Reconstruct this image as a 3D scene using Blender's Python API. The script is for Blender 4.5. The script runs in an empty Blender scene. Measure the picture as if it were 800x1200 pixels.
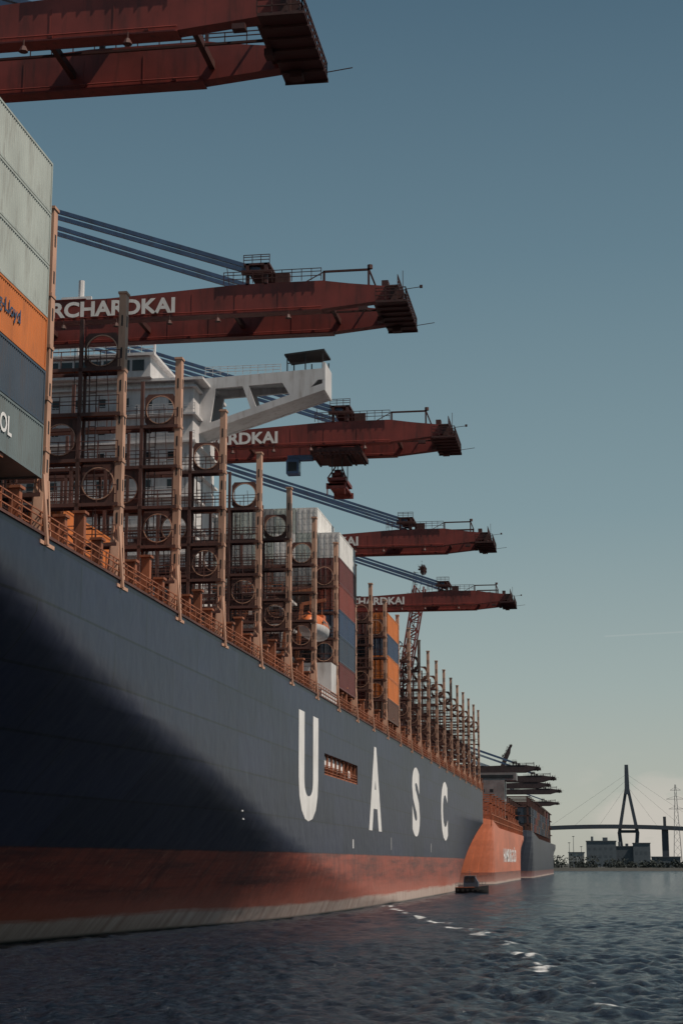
import bpy, bmesh, math, random
import numpy as np
from mathutils import Vector, Matrix
random.seed(7); np.random.seed(7)
R=math.radians
sc=bpy.context.scene
col=sc.collection
sc.view_settings.view_transform='Standard'; sc.view_settings.look='None'; sc.view_settings.exposure=0

# ------------------------------------------------------------ materials
def newmat(name):
    m=bpy.data.materials.new(name); m.use_nodes=True
    nt=m.node_tree; b=nt.nodes['Principled BSDF']; return m,nt,b
def N(nt,t,**kw):
    n=nt.nodes.new(t)
    for k,v in kw.items(): setattr(n,k,v)
    return n
def paint(name,c,rough=.55,var=.25,scale=.6,dirt=(.06,.045,.035),dirt_amt=.35,coords='Object',streak=True,metal=0):
    m,nt,b=newmat(name); L=nt.links.new
    tc=N(nt,'ShaderNodeTexCoord'); mp=N(nt,'ShaderNodeMapping'); L(tc.outputs[coords],mp.inputs[0])
    mp.inputs['Scale'].default_value=(scale*2,scale*2,scale*(.25 if streak else 2))
    n1=N(nt,'ShaderNodeTexNoise'); n1.inputs['Scale'].default_value=1.6; n1.inputs['Detail'].default_value=7; n1.inputs['Roughness'].default_value=.65
    L(mp.outputs[0],n1.inputs[0])
    n2=N(nt,'ShaderNodeTexNoise'); n2.inputs['Scale'].default_value=.35; n2.inputs['Detail'].default_value=3
    L(tc.outputs[coords],n2.inputs[0])
    r=N(nt,'ShaderNodeMapRange'); r.inputs[1].default_value=.3; r.inputs[2].default_value=.7; r.inputs[3].default_value=1-var; r.inputs[4].default_value=1+var
    L(n2.outputs[0],r.inputs[0])
    v=N(nt,'ShaderNodeVectorMath',operation='SCALE'); v.inputs[0].default_value=c; L(r.outputs[0],v.inputs['Scale'])
    r2=N(nt,'ShaderNodeMapRange'); r2.inputs[1].default_value=.5; r2.inputs[2].default_value=.75; r2.inputs[3].default_value=0; r2.inputs[4].default_value=dirt_amt*1.6
    L(n1.outputs[0],r2.inputs[0])
    mx=N(nt,'ShaderNodeMix',data_type='RGBA'); L(r2.outputs[0],mx.inputs[0]); L(v.outputs[0],mx.inputs[6]); mx.inputs[7].default_value=(*dirt,1)
    L(mx.outputs[2],b.inputs['Base Color'])
    b.inputs['Roughness'].default_value=rough; b.inputs['Metallic'].default_value=metal
    return m
M={}
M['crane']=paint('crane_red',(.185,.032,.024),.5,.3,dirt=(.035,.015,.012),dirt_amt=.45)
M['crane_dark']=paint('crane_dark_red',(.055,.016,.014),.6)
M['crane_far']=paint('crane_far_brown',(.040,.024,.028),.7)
M['blue']=paint('stay_blue',(.06,.11,.21),.5)
M['white']=paint('white_paint',(.60,.60,.61),.5,.12,dirt=(.25,.2,.17))
M['letter']=paint('letter_white',(.80,.81,.82),.5,.08,dirt=(.3,.28,.26))
M['boomletter']=paint('boom_letter',(.80,.78,.76),.5,.08,dirt=(.4,.35,.3))
M['rust']=paint('primer_brown',(.105,.045,.036),.65,.35,dirt=(.025,.015,.013),dirt_amt=.5)
M['tan']=paint('post_tan',(.52,.31,.22),.6,.2,dirt=(.19,.09,.055),dirt_amt=.45)
M['orange_rail']=paint('rail_orange_brown',(.34,.12,.06),.6,.3,dirt=(.08,.03,.02),dirt_amt=.5)
M['black']=paint('black_steel',(.012,.012,.014),.6)
M['glass']=paint('dark_glass',(.02,.025,.03),.15,dirt_amt=0)
M['deck']=paint('deck_brown',(.09,.04,.03),.8)
M['grey']=paint('grey_steel',(.16,.17,.18),.6)
M['liferaft']=paint('boat_orange',(.55,.15,.045),.45)
M['quay']=paint('quay_concrete',(.22,.21,.2),.9,streak=False)
C={'lightgrey':(.40,.45,.43),'orange':(.56,.17,.04),'slate':(.05,.072,.105),'greygreen':(.15,.19,.20),'white':(.70,.71,.71),'maroon':(.13,.036,.034),
   'red':(.21,.05,.038),'blue':(.04,.07,.13),'brown':(.11,.055,.04),'dark':(.035,.04,.052),'grey':(.26,.27,.28)}
for k,c in C.items(): M['c_'+k]=paint('container_'+k,c,.5,.12,dirt=(.1,.06,.04) if k!='dark' else (.02,.015,.01),dirt_amt=.3)

def hull_mat(name,top,boot,zline,scum,seams=True):
    m,nt,b=newmat(name); L=nt.links.new
    g=N(nt,'ShaderNodeNewGeometry'); s=N(nt,'ShaderNodeSeparateXYZ'); L(g.outputs['Position'],s.inputs[0])
    cv=N(nt,'ShaderNodeCombineXYZ'); L(s.outputs[1],cv.inputs[0]); L(s.outputs[2],cv.inputs[1])
    def noise(sx,sz,sc_,det,ro=.6):
        mp=N(nt,'ShaderNodeMapping'); mp.inputs['Scale'].default_value=(sx,sz,1); L(cv.outputs[0],mp.inputs[0])
        n=N(nt,'ShaderNodeTexNoise'); n.inputs['Scale'].default_value=sc_; n.inputs['Detail'].default_value=det; n.inputs['Roughness'].default_value=ro; L(mp.outputs[0],n.inputs[0]); return n
    st=noise(.55,.05,1.3,9,.7); pt=noise(.03,.12,1,6); sf=noise(.05,.8,1.1,9,.72); fn=noise(.9,.9,1.2,8,.7)
    def lt(zv,noise_,amt,soft=.12):
        a=N(nt,'ShaderNodeMath',operation='MULTIPLY_ADD'); L(noise_.outputs[0],a.inputs[0]); a.inputs[1].default_value=amt; L(s.outputs[2],a.inputs[2])
        r=N(nt,'ShaderNodeMapRange'); r.inputs[1].default_value=zv+amt*.5-soft; r.inputs[2].default_value=zv+amt*.5+soft; L(a.outputs[0],r.inputs[0]); return r
    def mix(fac,a,bb):
        q=N(nt,'ShaderNodeMix',data_type='RGBA'); L(fac,q.inputs[0])
        for s_,v in ((6,a),(7,bb)):
            if isinstance(v,tuple): q.inputs[s_].default_value=(*v,1)
            else: L(v,q.inputs[s_])
        return q.outputs[2]
    def rng(src,a,b_,c=0,d=1):
        r=N(nt,'ShaderNodeMapRange'); r.inputs[1].default_value=a; r.inputs[2].default_value=b_; r.inputs[3].default_value=c; r.inputs[4].default_value=d; L(src,r.inputs[0]); return r.outputs[0]
    v=N(nt,'ShaderNodeVectorMath',operation='SCALE'); v.inputs[0].default_value=top; L(rng(pt.outputs[0],.3,.75,.70,1.4),v.inputs['Scale'])
    topc=mix(rng(st.outputs[0],.52,.78,0,.5),v.outputs[0],(top[0]*2.6,top[1]*2.1,top[2]*1.6))
    topc=mix(rng(fn.outputs[0],.57,.68,0,.4),topc,(top[0]*.45,top[1]*.45,top[2]*.5))
    if seams:
        br=N(nt,'ShaderNodeTexBrick'); L(cv.outputs[0],br.inputs[0]); br.offset=.5
        br.inputs['Scale'].default_value=1; br.inputs['Brick Width'].default_value=14; br.inputs['Row Height'].default_value=3.1; br.inputs['Mortar Size'].default_value=.08; br.inputs['Mortar Smooth'].default_value=.3
        br.inputs['Color1'].default_value=(.78,.78,.78,1); br.inputs['Color2'].default_value=(1.2,1.2,1.2,1); br.inputs['Mortar'].default_value=(1,1,1,1)
        vm=N(nt,'ShaderNodeVectorMath',operation='MULTIPLY'); L(topc,vm.inputs[0]); L(br.outputs['Color'],vm.inputs[1]); topc=vm.outputs[0]
        mf=N(nt,'ShaderNodeMath',operation='MULTIPLY'); L(br.outputs['Fac'],mf.inputs[0]); mf.inputs[1].default_value=.85
        topc=mix(mf.outputs[0],topc,(.002,.003,.006))
    bt=mix(rng(sf.outputs[0],.43,.63),boot,(boot[0]*.34,boot[1]*.40,boot[2]*.5))
    bt=mix(rng(st.outputs[0],.48,.63,0,.6),bt,(boot[0]*.30,boot[1]*.40,boot[2]*.55))
    bt=mix(rng(fn.outputs[0],.55,.66,0,.5),bt,(.46,.19,.12))
    a3=lt(scum+1.2,fn,2.6,.9); bt2=mix(a3.outputs[0],(boot[0]*1.3,boot[1]*2.0,boot[2]*2.6),bt)
    a1=lt(scum,sf,1.5,.2); bt3=mix(a1.outputs[0],mix(rng(st.outputs[0],.4,.6),(.60,.50,.45),(.40,.28,.24)),bt2)
    a0=lt(.1,st,.3); bt4=mix(a0.outputs[0],(.03,.035,.03),bt3)
    a2=lt(zline,st,.15,.08); fin=mix(a2.outputs[0],bt4,topc)
    L(fin,b.inputs['Base Color']); b.inputs['Roughness'].default_value=.40
    bp=N(nt,'ShaderNodeBump'); bp.inputs['Strength'].default_value=.3; bp.inputs['Distance'].default_value=.25
    wn=N(nt,'ShaderNodeTexNoise'); wn.inputs['Scale'].default_value=.45; wn.inputs['Detail'].default_value=2; L(cv.outputs[0],wn.inputs[0]); L(wn.outputs[0],bp.inputs['Height']); L(bp.outputs[0],b.inputs['Normal'])
    return m
M['hull']=hull_mat('hull_paint',(.0155,.0195,.046),(.32,.062,.032),6.2,1.35)
M['hull2']=hull_mat('orange_hull_paint',(.52,.15,.075),(.26,.08,.05),3.0,.6,False)
M['hull3']=hull_mat('black_hull_paint',(.024,.030,.048),(.14,.05,.04),2.5,.5,False)

# ------------------------------------------------------------ mesh builder
def wpos(o):
    p=Vector((0,0,0))
    while o is not None: p+=Vector(o.location); o=o.parent
    return p
class MB:
    def __init__(s): s.v=[]; s.f=[]; s.m=[]
    def add(s,vs,fs,mi=0):
        n=len(s.v); s.v+= [tuple(p) for p in vs]; s.f+=[tuple(i+n for i in f) for f in fs]; s.m+=[mi]*len(fs)
    def box(s,x0,x1,y0,y1,z0,z1,mi=0):
        s.add([(x0,y0,z0),(x1,y0,z0),(x1,y1,z0),(x0,y1,z0),(x0,y0,z1),(x1,y0,z1),(x1,y1,z1),(x0,y1,z1)],
              [(0,3,2,1),(4,5,6,7),(0,1,5,4),(1,2,6,5),(2,3,7,6),(3,0,4,7)],mi)
    def bar(s,p,q,w,h=None,mi=0,w2=None):
        h=h or w; p=Vector(p); q=Vector(q); d=(q-p).normalized()
        up=Vector((0,0,1)) if abs(d.z)<.95 else Vector((0,1,0))
        a=d.cross(up).normalized(); b=a.cross(d).normalized()
        k=1 if w2 is None else w2/w
        vs=[p-a*w/2-b*h/2,p+a*w/2-b*h/2,p+a*w/2+b*h/2,p-a*w/2+b*h/2]+[q-a*w*k/2-b*h*k/2,q+a*w*k/2-b*h*k/2,q+a*w*k/2+b*h*k/2,q-a*w*k/2+b*h*k/2]
        s.add(vs,[(0,3,2,1),(4,5,6,7),(0,1,5,4),(1,2,6,5),(2,3,7,6),(3,0,4,7)],mi)
    def cyl(s,p,q,r,n=10,mi=0,r2=None):
        p=Vector(p); q=Vector(q); d=(q-p).normalized(); up=Vector((0,0,1)) if abs(d.z)<.95 else Vector((0,1,0))
        a=d.cross(up).normalized(); b=a.cross(d); r2=r if r2 is None else r2
        vs=[p+(a*math.cos(2*math.pi*i/n)+b*math.sin(2*math.pi*i/n))*r for i in range(n)]+[q+(a*math.cos(2*math.pi*i/n)+b*math.sin(2*math.pi*i/n))*r2 for i in range(n)]
        s.add(vs,[(i,(i+1)%n,n+(i+1)%n,n+i) for i in range(n)]+[tuple(range(n-1,-1,-1)),tuple(range(n,2*n))],mi)
    def prism_y(s,pts,y0,y1,mi=0):
        n=len(pts); vs=[(x,y0,z) for x,z in pts]+[(x,y1,z) for x,z in pts]
        s.add(vs,[tuple(range(n)),tuple(range(2*n-1,n-1,-1))]+[(i,n+i,n+(i+1)%n,(i+1)%n) for i in range(n)],mi)
    def rail_x(s,x0,x1,y,z,h=1.1,step=1.5,w=.05,rails=(.4,.75,1.)):
        n=max(1,int(abs(x1-x0)/step))
        for i in range(n+1):
            x=x0+(x1-x0)*i/n; s.box(x-w/2,x+w/2,y-w/2,y+w/2,z,z+h)
        for r in rails: s.box(min(x0,x1),max(x0,x1),y-w/2,y+w/2,z+h*r-w,z+h*r)
    def rail_y(s,x,y0,y1,z,h=1.1,step=1.5,w=.05,rails=(.4,.75,1.)):
        n=max(1,int(abs(y1-y0)/step))
        for i in range(n+1):
            y=y0+(y1-y0)*i/n; s.box(x-w/2,x+w/2,y-w/2,y+w/2,z,z+h)
        for r in rails: s.box(x-w/2,x+w/2,min(y0,y1),max(y0,y1),z+h*r-w,z+h*r)
    def ringplate(s,xc,zc,w,h,r,y0,y1,n=24,mi=0):
        outer=[]
        for i in range(n):
            a=2*math.pi*(i+.5)/n; c,d=math.cos(a),math.sin(a); k=min(w/2/abs(c) if abs(c)>1e-6 else 1e9,h/2/abs(d) if abs(d)>1e-6 else 1e9)
            outer.append((xc+c*k,zc+d*k))
        inner=[(xc+r*math.cos(2*math.pi*(i+.5)/n),zc+r*math.sin(2*math.pi*(i+.5)/n)) for i in range(n)]
        vs=[(x,y0,z) for x,z in outer]+[(x,y0,z) for x,z in inner]+[(x,y1,z) for x,z in outer]+[(x,y1,z) for x,z in inner]
        fs=[]
        for i in range(n):
            j=(i+1)%n
            fs+=[(i,j,n+j,n+i),(2*n+j,2*n+i,3*n+i,3*n+j),(n+i,n+j,3*n+j,3*n+i),(j,i,2*n+i,2*n+j)]
        s.add(vs,fs,mi)
    def build(s,name,mats,parent=None,origin=None,loc=(0,0,0),smooth=False,fix=True):
        if not isinstance(mats,(list,tuple)): mats=[mats]
        if origin is None: origin=(wpos(parent) if parent else Vector((0,0,0)))+Vector(loc)
        origin=Vector(origin)
        me=bpy.data.meshes.new(name); me.from_pydata([(a-origin.x,b-origin.y,c-origin.z) for a,b,c in s.v],[],s.f)
        for m in mats: me.materials.append(m)
        me.polygons.foreach_set('material_index',s.m)
        if fix:
            bm=bmesh.new(); bm.from_mesh(me); bmesh.ops.recalc_face_normals(bm,faces=bm.faces); bm.to_mesh(me); bm.free()
        if smooth: me.polygons.foreach_set('use_smooth',[True]*len(me.polygons))
        me.update()
        o=bpy.data.objects.new(name,me); col.objects.link(o); o.location=loc; o.parent=parent
        return o
def tag(o,label=None,cat=None,group=None,kind=None):
    if label: o['label']=label
    if cat: o['category']=cat
    if group: o['group']=group
    if kind: o['kind']=kind
    return o
def thing(name,label,cat,loc=(0,0,0),group=None):
    o=bpy.data.objects.new(name,None); o.empty_display_size=1; col.objects.link(o); o.location=loc
    return tag(o,label,cat,group)
def copy_tree(o,parent=None):
    c=o.copy(); col.objects.link(c)
    if parent is not None: c.parent=parent
    for ch in list(o.children): copy_tree(ch,c)
    return c
def text_pts(s,w,h,offset=.0,spacing=1):
    cu=bpy.data.curves.new('lettering','FONT'); cu.body=s; cu.offset=offset; cu.space_character=spacing; cu.resolution_u=4
    o=bpy.data.objects.new('lettering',cu); col.objects.link(o); bpy.context.view_layer.update()
    me=bpy.data.meshes.new_from_object(o.evaluated_get(bpy.context.evaluated_depsgraph_get()))
    vs=[v.co.copy() for v in me.vertices]; fs=[tuple(p.vertices) for p in me.polygons]
    bpy.data.objects.remove(o); bpy.data.curves.remove(cu)
    x0=min(v.x for v in vs); x1=max(v.x for v in vs); y0=min(v.y for v in vs); y1=max(v.y for v in vs)
    if w is None: w=(x1-x0)*h/(y1-y0)
    return [((v.x-x0)/(x1-x0)*w,(v.y-y0)/(y1-y0)*h) for v in vs],fs,w
def text_side(name,s,y,z,x,w,h,mat,parent,offset=0,align='c',origin=None,loc=(0,0,0),spacing=1):
    p,f,w=text_pts(s,w,h,offset,spacing=spacing); mb=MB(); y0=y-w/2 if align=='c' else (y-w if align=='r' else y)
    mb.add([(x,y0+a,z+b) for a,b in p],f); return mb.build(name,mat,parent,origin=origin,loc=loc,fix=False)
def text_front(name,s,x,z,y,w,h,mat,parent,offset=0,align='r',origin=None,spacing=1):
    p,f,w=text_pts(s,w,h,offset,spacing=spacing); mb=MB(); x0=x-w if align=='r' else x
    mb.add([(x0+a,y,z+b) for a,b in p],f); return mb.build(name,mat,parent,origin=origin,fix=False)

XS=-28.6; XC=-57.2; ZD=21.5
Y0=84.8; DP=14.35
def yk(k): return Y0+DP*k
# ------------------------------------------------------------ hull
def interp(y,xs,ys): return float(np.interp(y,xs,ys))
def inset(y,z):
    zf=interp(y,[0,50,78,91,108,124,145,165,185,205,230],[21.4,21.2,20.2,17.2,14.4,12.2,8.8,6.0,3.6,2.0,.1])
    dw=interp(y,[5,40,80,109,136,155,170,200,220,240],[27,22.5,16.5,12.2,7.6,4.0,2.2,.8,.3,0])
    d=0
    if z<zf:
        t=(zf-z)/max(zf,.1); k=.12
        d=dw*((t*t/(2*k)) if t<k else (t-k/2))/(1-k/2)
    if y<62: d+=26*((62-y)/58)**2.2
    if y>310 and z<14.5: d+=((y-310)/96)**1.8*7*((14.5-z)/14.5)
    return min(d,28.5)
def build_hull(parent):
    zs=sorted(set([-2.5,-1,0,.6,1.2,2,2.8,3.6,4.4,5.2,6.2,7,7.8,8.6,9.5,10.4,11.3,12.3,13.2,14.2,14.5,15.3,16.4,17.2,18,18.8,19.6,20.4,21,21.5,22.0]))
    ymid=list(np.arange(42,331,2.4)); ymid=[y for y in ymid if abs(y-175.5)>.8 and abs(y-199.5)>.8]+[175.5,199.5]; ymid.sort()
    nb=16; ns=24
    mb=MB(); rows=[]
    for side in (1,-1):
        grid=[]
        for z in zs:
            yb=5+ (1-min(1,max(0,z)/21.5))*12; ye=406 if z>=14.5 else 356+50*(max(z,0)/14.5)**.9
            ys=[yb+(42-yb)*(i/nb)**1.3 for i in range(nb)]+ymid+[330+(ye-330)*i/ns for i in range(1,ns+1)]
            r=[]
            for y in ys:
                d=inset(y,z); x=XS-d if side==1 else 2*XC-XS+d
                r.append(len(mb.v)); mb.v.append((x,y,z))
            grid.append(r)
        for j in range(len(zs)-1):
            for i in range(len(grid[0])-1):
                a,b,c,d_=grid[j][i],grid[j][i+1],grid[j+1][i+1],grid[j+1][i]
                if side==1 and 14.15<zs[j]<16.3:
                    yc=.5*(mb.v[a][1]+mb.v[b][1])
                    if 175.5<yc<199.5: continue
                mb.f.append((a,b,c,d_) if side==1 else (d_,c,b,a)); mb.m.append(0)
        rows.append(grid)
    A,B=rows
    for j in range(len(zs)-1):
        mb.f.append((A[j][-1],B[j][-1],B[j+1][-1],A[j+1][-1])); mb.m.append(0)
    return mb.build('hull',M['hull'],parent,smooth=True,fix=False)
ship=thing('container_ship','huge dark blue container ship with red underside and tall white hull letters','ship',(XC,205,0))
hull=build_hull(ship)
mb=MB(); mb.box(2*XC-XS+.05,XS-.05,62,405.8,ZD-.3,ZD)
mb.add([(XS-.1,62,ZD-.01),(XC,8,ZD-.01),(2*XC-XS+.1,62,ZD-.01)],[(0,1,2)])
mb.build('deck',M['deck'],ship)
for ch,yc,w in (('U',165.9,11.2),('A',215.2,12),('S',262,10.5),('C',308.5,12.5)):
    o=text_side('hull_letter',ch,yc,9.2,XS+.02,w,10.4,M['letter'],hull,offset=.045)
    o['label']='tall white letter %s painted on the dark hull'%ch
mb=MB()
x0=XS-1.5
mb.add([(x0,175.5,14.2),(x0,199.5,14.2),(x0,199.5,16.4),(x0,175.5,16.4)],[(0,1,2,3)])
mb.add([(x0,175.5,14.2),(XS,175.5,14.2),(XS,199.5,14.2),(x0,199.5,14.2)],[(0,1,2,3)])
mb.add([(x0,175.5,16.4),(XS,175.5,16.4),(XS,199.5,16.4),(x0,199.5,16.4)],[(3,2,1,0)])
for y in (175.5,199.5): mb.add([(x0,y,14.2),(XS,y,14.2),(XS,y,16.4),(x0,y,16.4)],[(0,1,2,3)])
rec=mb.build('side_opening',M['rust'],hull)
mb=MB()
for i in range(9):
    y=176.2+i*2.85; mb.box(XS-.5,XS-.2,y,y+.2,14.2,16.4)
mb.rail_y(XS-.1,175.6,199.4,14.2,1.0,2.8,.06)
mb.box(XS-.4,XS-.1,175.5,199.5,14.2,14.35)
mb.build('frame',M['orange_rail'],rec)
for (a,b_,c,d) in ((177,188.5,15.2,16.2),(189.5,192,15.0,16.1),(194.5,198,14.6,15.6)):
    mb=MB(); mb.box(XS-1.3,XS-.45,a,b_,c,d); mb.box(XS-.45,XS-.40,a+.3,b_-.3,c+.15,d-.15); mb.build('winch_housing',M['letter'],rec)
mb=MB()
mb.box(XS+.01,XS+.02,195.5,196.2,6.9,7.9); mb.box(XS+.012,XS+.02,231,231.25,7,8.6); mb.box(XS+.012,XS+.02,284,284.3,7,8.4)
mb.build('draft_marks',M['letter'],hull)
mb=MB()
for (y,z) in ((136,9.3),(137.6,8.7)):
    d=inset(y,z); mb.box(XS-d-.1,XS-d+.06,y,y+.5,z,z+.9)
mb.build('tug_mark',M['letter'],hull)
mb=MB(); mb.box(XS-.15,XS+.1,62,406,21.95,22.1)
mb.build('deck_edge_strip',M['rust'],ship)
mb=MB(); mb.rail_y(XS-.1,66,405,22.1,1.15,1.5,.06); mb.rail_y(XS-2.4,66,405,ZD+1.2,1.0,2,.06)
mb.build('deck_railing',M['orange_rail'],ship)
for k in range(-1,23):
    for f in (.26,.5,.74):
        y=yk(k)+DP*f
        if k==6: continue
        h=3.2 if f==.5 else 2.3
        mb=MB(); mb.box(XS-.75,XS-.2,y-.22,y+.22,ZD,ZD+h); mb.box(XS-.85,XS-.1,y-.4,y+.4,ZD+h,ZD+h+.15)
        mb.bar((XS-.5,y+.2,ZD+h-.3),(XS-.5,y+1.3,ZD),.18)
        mb.build('stanchion',M['orange_rail'],ship)
mb=MB()
random.seed(3)
for k in range(-1,23):
    for i in range(6):
        y=yk(k)+1+random.random()*12; x=XS-1.2-random.random()*1.2
        h=.6+random.random()*1.8; mb.box(x-.3,x+.3,y,y+.4+random.random()*.8,ZD,ZD+h)
    mb.cyl((XS-1.6,yk(k),ZD+.7),(XS-1.6,yk(k)+DP,ZD+.7),.12,6)
    mb.cyl((XS-1.9,yk(k),ZD+1.1),(XS-1.9,yk(k)+DP,ZD+1.1),.09,6)
mb.build('deck_piping',M['orange_rail'],ship)
hm=MB(); hm.box(2*XC-XS+3,XS-3,-6.1,6.1,0,2.3)
for i in range(9): hm.box(XS-3,XS-2.85,-5.6+i*1.4,-5.4+i*1.4,0,2.2)
for i in range(12): hm.box(XS-4-i*4.6-.3,XS-4-i*4.6+.3,-6.3,-6.1,0,2.5)
h0=None
for k in range(-1,22):
    if k==6: continue
    if h0 is None: h0=hm.build('hatch_cover',M['rust'],ship,origin=(XC,0,0)); h=h0
    else: h=h0.copy(); col.objects.link(h)
    h.location=(0,yk(k)+DP/2-205,ZD)
# ------------------------------------------------------------ lashing bridges
def make_bridge():
    org=Vector((XC,0,0)); zt=37.4
    xs=[XS-.35-2.52*i for i in range(0,23)]
    mb=MB(); rr=random.Random(21)
    for i,x in enumerate(xs[1:-1]):
        mb.box(x-.11,x+.11,-.6,-.38,ZD,(zt+1.2) if i%2==0 else 32.6)
        if i%3==0: mb.box(x-.09,x+.09,.38,.56,ZD,35.4)
        if i%4==0:
            for z in np.arange(22.5,35.4,.72): mb.box(x+.3,x+.75,.42,.46,z,z+.05)
            mb.box(x+.28,x+.33,.40,.48,22,36.2); mb.box(x+.73,x+.78,.40,.48,22,36.2)
    for i in range(len(xs)-1):
        if i%4==1: mb.bar((xs[i],.45,24.3),(xs[i+1],.45,26.9),.08)
        if i%5==2: mb.box(xs[i+1]+.5,xs[i]-.9,-.2,.3,29.6,30.3)
        for q in range(3):
            x=xs[i+1]+.35+rr.random()*1.8; zl=rr.choice([24.3,26.8,29.6,32.5]); L_=rr.choice([2.2,2.6,4.4])
            mb.bar((x,-.44,zl),(x+rr.uniform(-.5,.5),-.44,zl+L_),.04)
    b=mb.build('lashing_bridge',M['rust'],ship,origin=org)
    for z in (24.3,26.8,29.6,32.5,35.4):
        m=MB(); m.box(xs[-1]-.3,xs[0]+.1,-.6,-.52,z-.22,z); m.box(xs[-1]-.3,xs[0]+.1,.52,.6,z-.22,z)
        for x in xs: m.box(x-.05,x+.05,-.52,.52,z-.15,z-.05)
        m.box(xs[-1],xs[0],-.35,.35,z-.05,z-.02)
        m.build('platform',M['rust'],b,origin=org)
        m=MB(); m.rail_x(xs[-1],xs[0],-.58,z,1.1,1.26,.05,(.5,1.)); m.rail_x(xs[-1],xs[0],.58,z,1.1,5.04,.045,(1.,)); m.build('railing',M['rust'],b,origin=org)
    for (i,z0,z1) in ((0,35.4,37.7),(0,26.8,29.3),(1,29.6,32.2),(20,35.4,37.7),(20,26.8,29.3)):
        m=MB(); xc=(xs[i]+xs[i+1])/2; m.ringplate(xc,(z0+z1)/2,2.2,z1-z0,.98,-.3,-.2); m.build('round_hole_panel',M['rust'],b,origin=org)
        m=MB()
        pr=[(xc+1.0*math.cos(a*math.pi/12),(z0+z1)/2+1.0*math.sin(a*math.pi/12)) for a in range(24)]
        for a in range(24):
            p,q=pr[a],pr[(a+1)%24]; m.bar((p[0],-.33,p[1]),(q[0],-.33,q[1]),.06,.06)
        m.build('hole_rim',M['tan'],b,origin=org)
    for x in (XS-.35,2*XC-XS+.35):
        m=MB(); m.box(x-.22,x+.22,-.32,.32,ZD+2.6,40.2)
        for z in np.arange(25.5,39.6,2.1): m.box(x-.05,x+.05,-.335,-.31,z,z+.7,1); m.box(x+.212,x+.232,-.1,.1,z,z+.7,1)  # slots are raised black strips, the shade inside them put into the colour
        for z in (26.8,29.6,32.5,35.4): m.box(x-.26,x+.26,-.36,.36,z-.2,z,0)
        m.box(x-.28,x+.28,-.4,.4,40.2,40.35)
        for s in (-1,1):
            m.bar((x,.95*s,ZD),(x,.3*s,ZD+3.6),.5,.22)
        for s in (-1,1): m.bar((x+s*.5,-.4,ZD),(x+s*.16,-.4,ZD+3.8),.14,.3)
        m.box(x-.25,x+.25,-.65,.65,ZD+1.3,ZD+1.5); m.box(x-.4,x+.4,-1.15,1.15,ZD-.0,ZD+.2)
        m.build('edge_post',[M['tan'],M['black']],b,origin=org)
    return b
b0=make_bridge()
for k in range(0,23):
    b=b0 if k==0 else copy_tree(b0)
    b.location=(0,yk(k)-205,0)

# ------------------------------------------------------------ accommodation island
ya,yb=173.2,183.6
mb=MB(); mb.box(-73,-42.6,ya,yb,ZD,56.2)
mb.box(-75,-41.4,ya-.8,yb+.5,56.2,56.5)
for z in np.arange(25,56,3.05): mb.box(-73.4,-42.2,ya-.5,yb+.3,z,z+.22)
house=mb.build('accommodation_block',M['white'],ship)
mb=MB(); mb.box(-74,-47,ya-1.6,yb,56.5,58.8); mb.box(-74.6,-46.5,ya-2.0,yb+.6,58.8,59.1)
wh=mb.build('wheelhouse',M['white'],house)
for i in range(16):
    x=-73+i*1.6; mb=MB(); mb.box(x,x+1.3,ya-1.66,ya-1.58,57.2,58.4); mb.build('window',M['glass'],house)
for z in np.arange(26.2,55,3.05):
    mb=MB()
    for i in range(11):
        x=-71.3+i*2.6; mb.box(x,x+.75,ya-.05,ya+.02,z,z+.95)
    mb.build('window',M['glass'],house)
    mb=MB(); mb.rail_x(-73.3,-42.3,ya-.45,z-1.0,1.05,1.5,.05); mb.build('railing',M['white'],house)
mb=MB(); mb.rail_x(-74.4,-46.6,ya-1.9,59.1,1.1,1.3,.06); mb.cyl((-57,178,59.1),(-57,178,70),.35,8); mb.box(-60,-54,177.8,178.2,65,65.3)
mb.box(-59,-55.5,177,177.3,67.4,67.8); mb.cyl((-48,177,59.1),(-48,177,63.5),.12,6); mb.cyl((-50,177,59.1),(-50,177,60.6),.5,8); mb.cyl((-51,176,59.1),(-51,176,64),.08,6); mb.cyl((-47.2,174,59.1),(-47.2,174,62.4),.05,6)
mb.build('radar_mast',M['white'],house)
wy0,wy1=176,180.5
def zlow(x): return 51.3+.315*(x+42)
def ztop(x): return 57.3+.045*(x+42)
mb=MB()
def wb(pts):
    mb.prism_y(pts,wy0,wy0+.45); mb.prism_y(pts,wy1-.45,wy1)
chord=lambda x: zlow(x)+.8
beam=lambda x: ztop(x)-1.25
wb([(-42.6,zlow(-42.6)),(-28.7,zlow(-28.7)),(-28.7,chord(-28.7)),(-42.6,chord(-42.6))])
wb([(-42.6,beam(-42.6)),(-28.7,beam(-28.7)),(-28.7,ztop(-28.7)),(-42.6,ztop(-42.6))])
wb([(-42.6,chord(-42.6)),(-41.4,chord(-41.4)),(-40.8,beam(-40.8)),(-42.6,beam(-42.6))])
wb([(-36.9,chord(-36.9)),(-36.3,chord(-36.3)),(-37.1,beam(-37.1)),(-37.8,beam(-37.8))])
wb([(-32.6,chord(-32.6)),(-30.3,chord(-30.3)),(-29.5,beam(-29.5)),(-33.4,beam(-33.4))])
mb.add([(-42.6,wy0+.45,zlow(-42.6)+.05),(-28.7,wy0+.45,zlow(-28.7)+.05),(-28.7,wy1-.45,zlow(-28.7)+.05),(-42.6,wy1-.45,zlow(-42.6)+.05)],[(0,1,2,3)])
mb.box(-42.6,-28.75,wy0+.45,wy1-.45,57.0,57.2); mb.box(-29.0,-28.69,wy0+.01,wy1-.01,55.4,58.6)
mb.rail_x(-42,-33.6,wy0+.06,57.6,1.0,.8,.05)
wing=mb.build('bridge_wing',M['white'],house)
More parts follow.
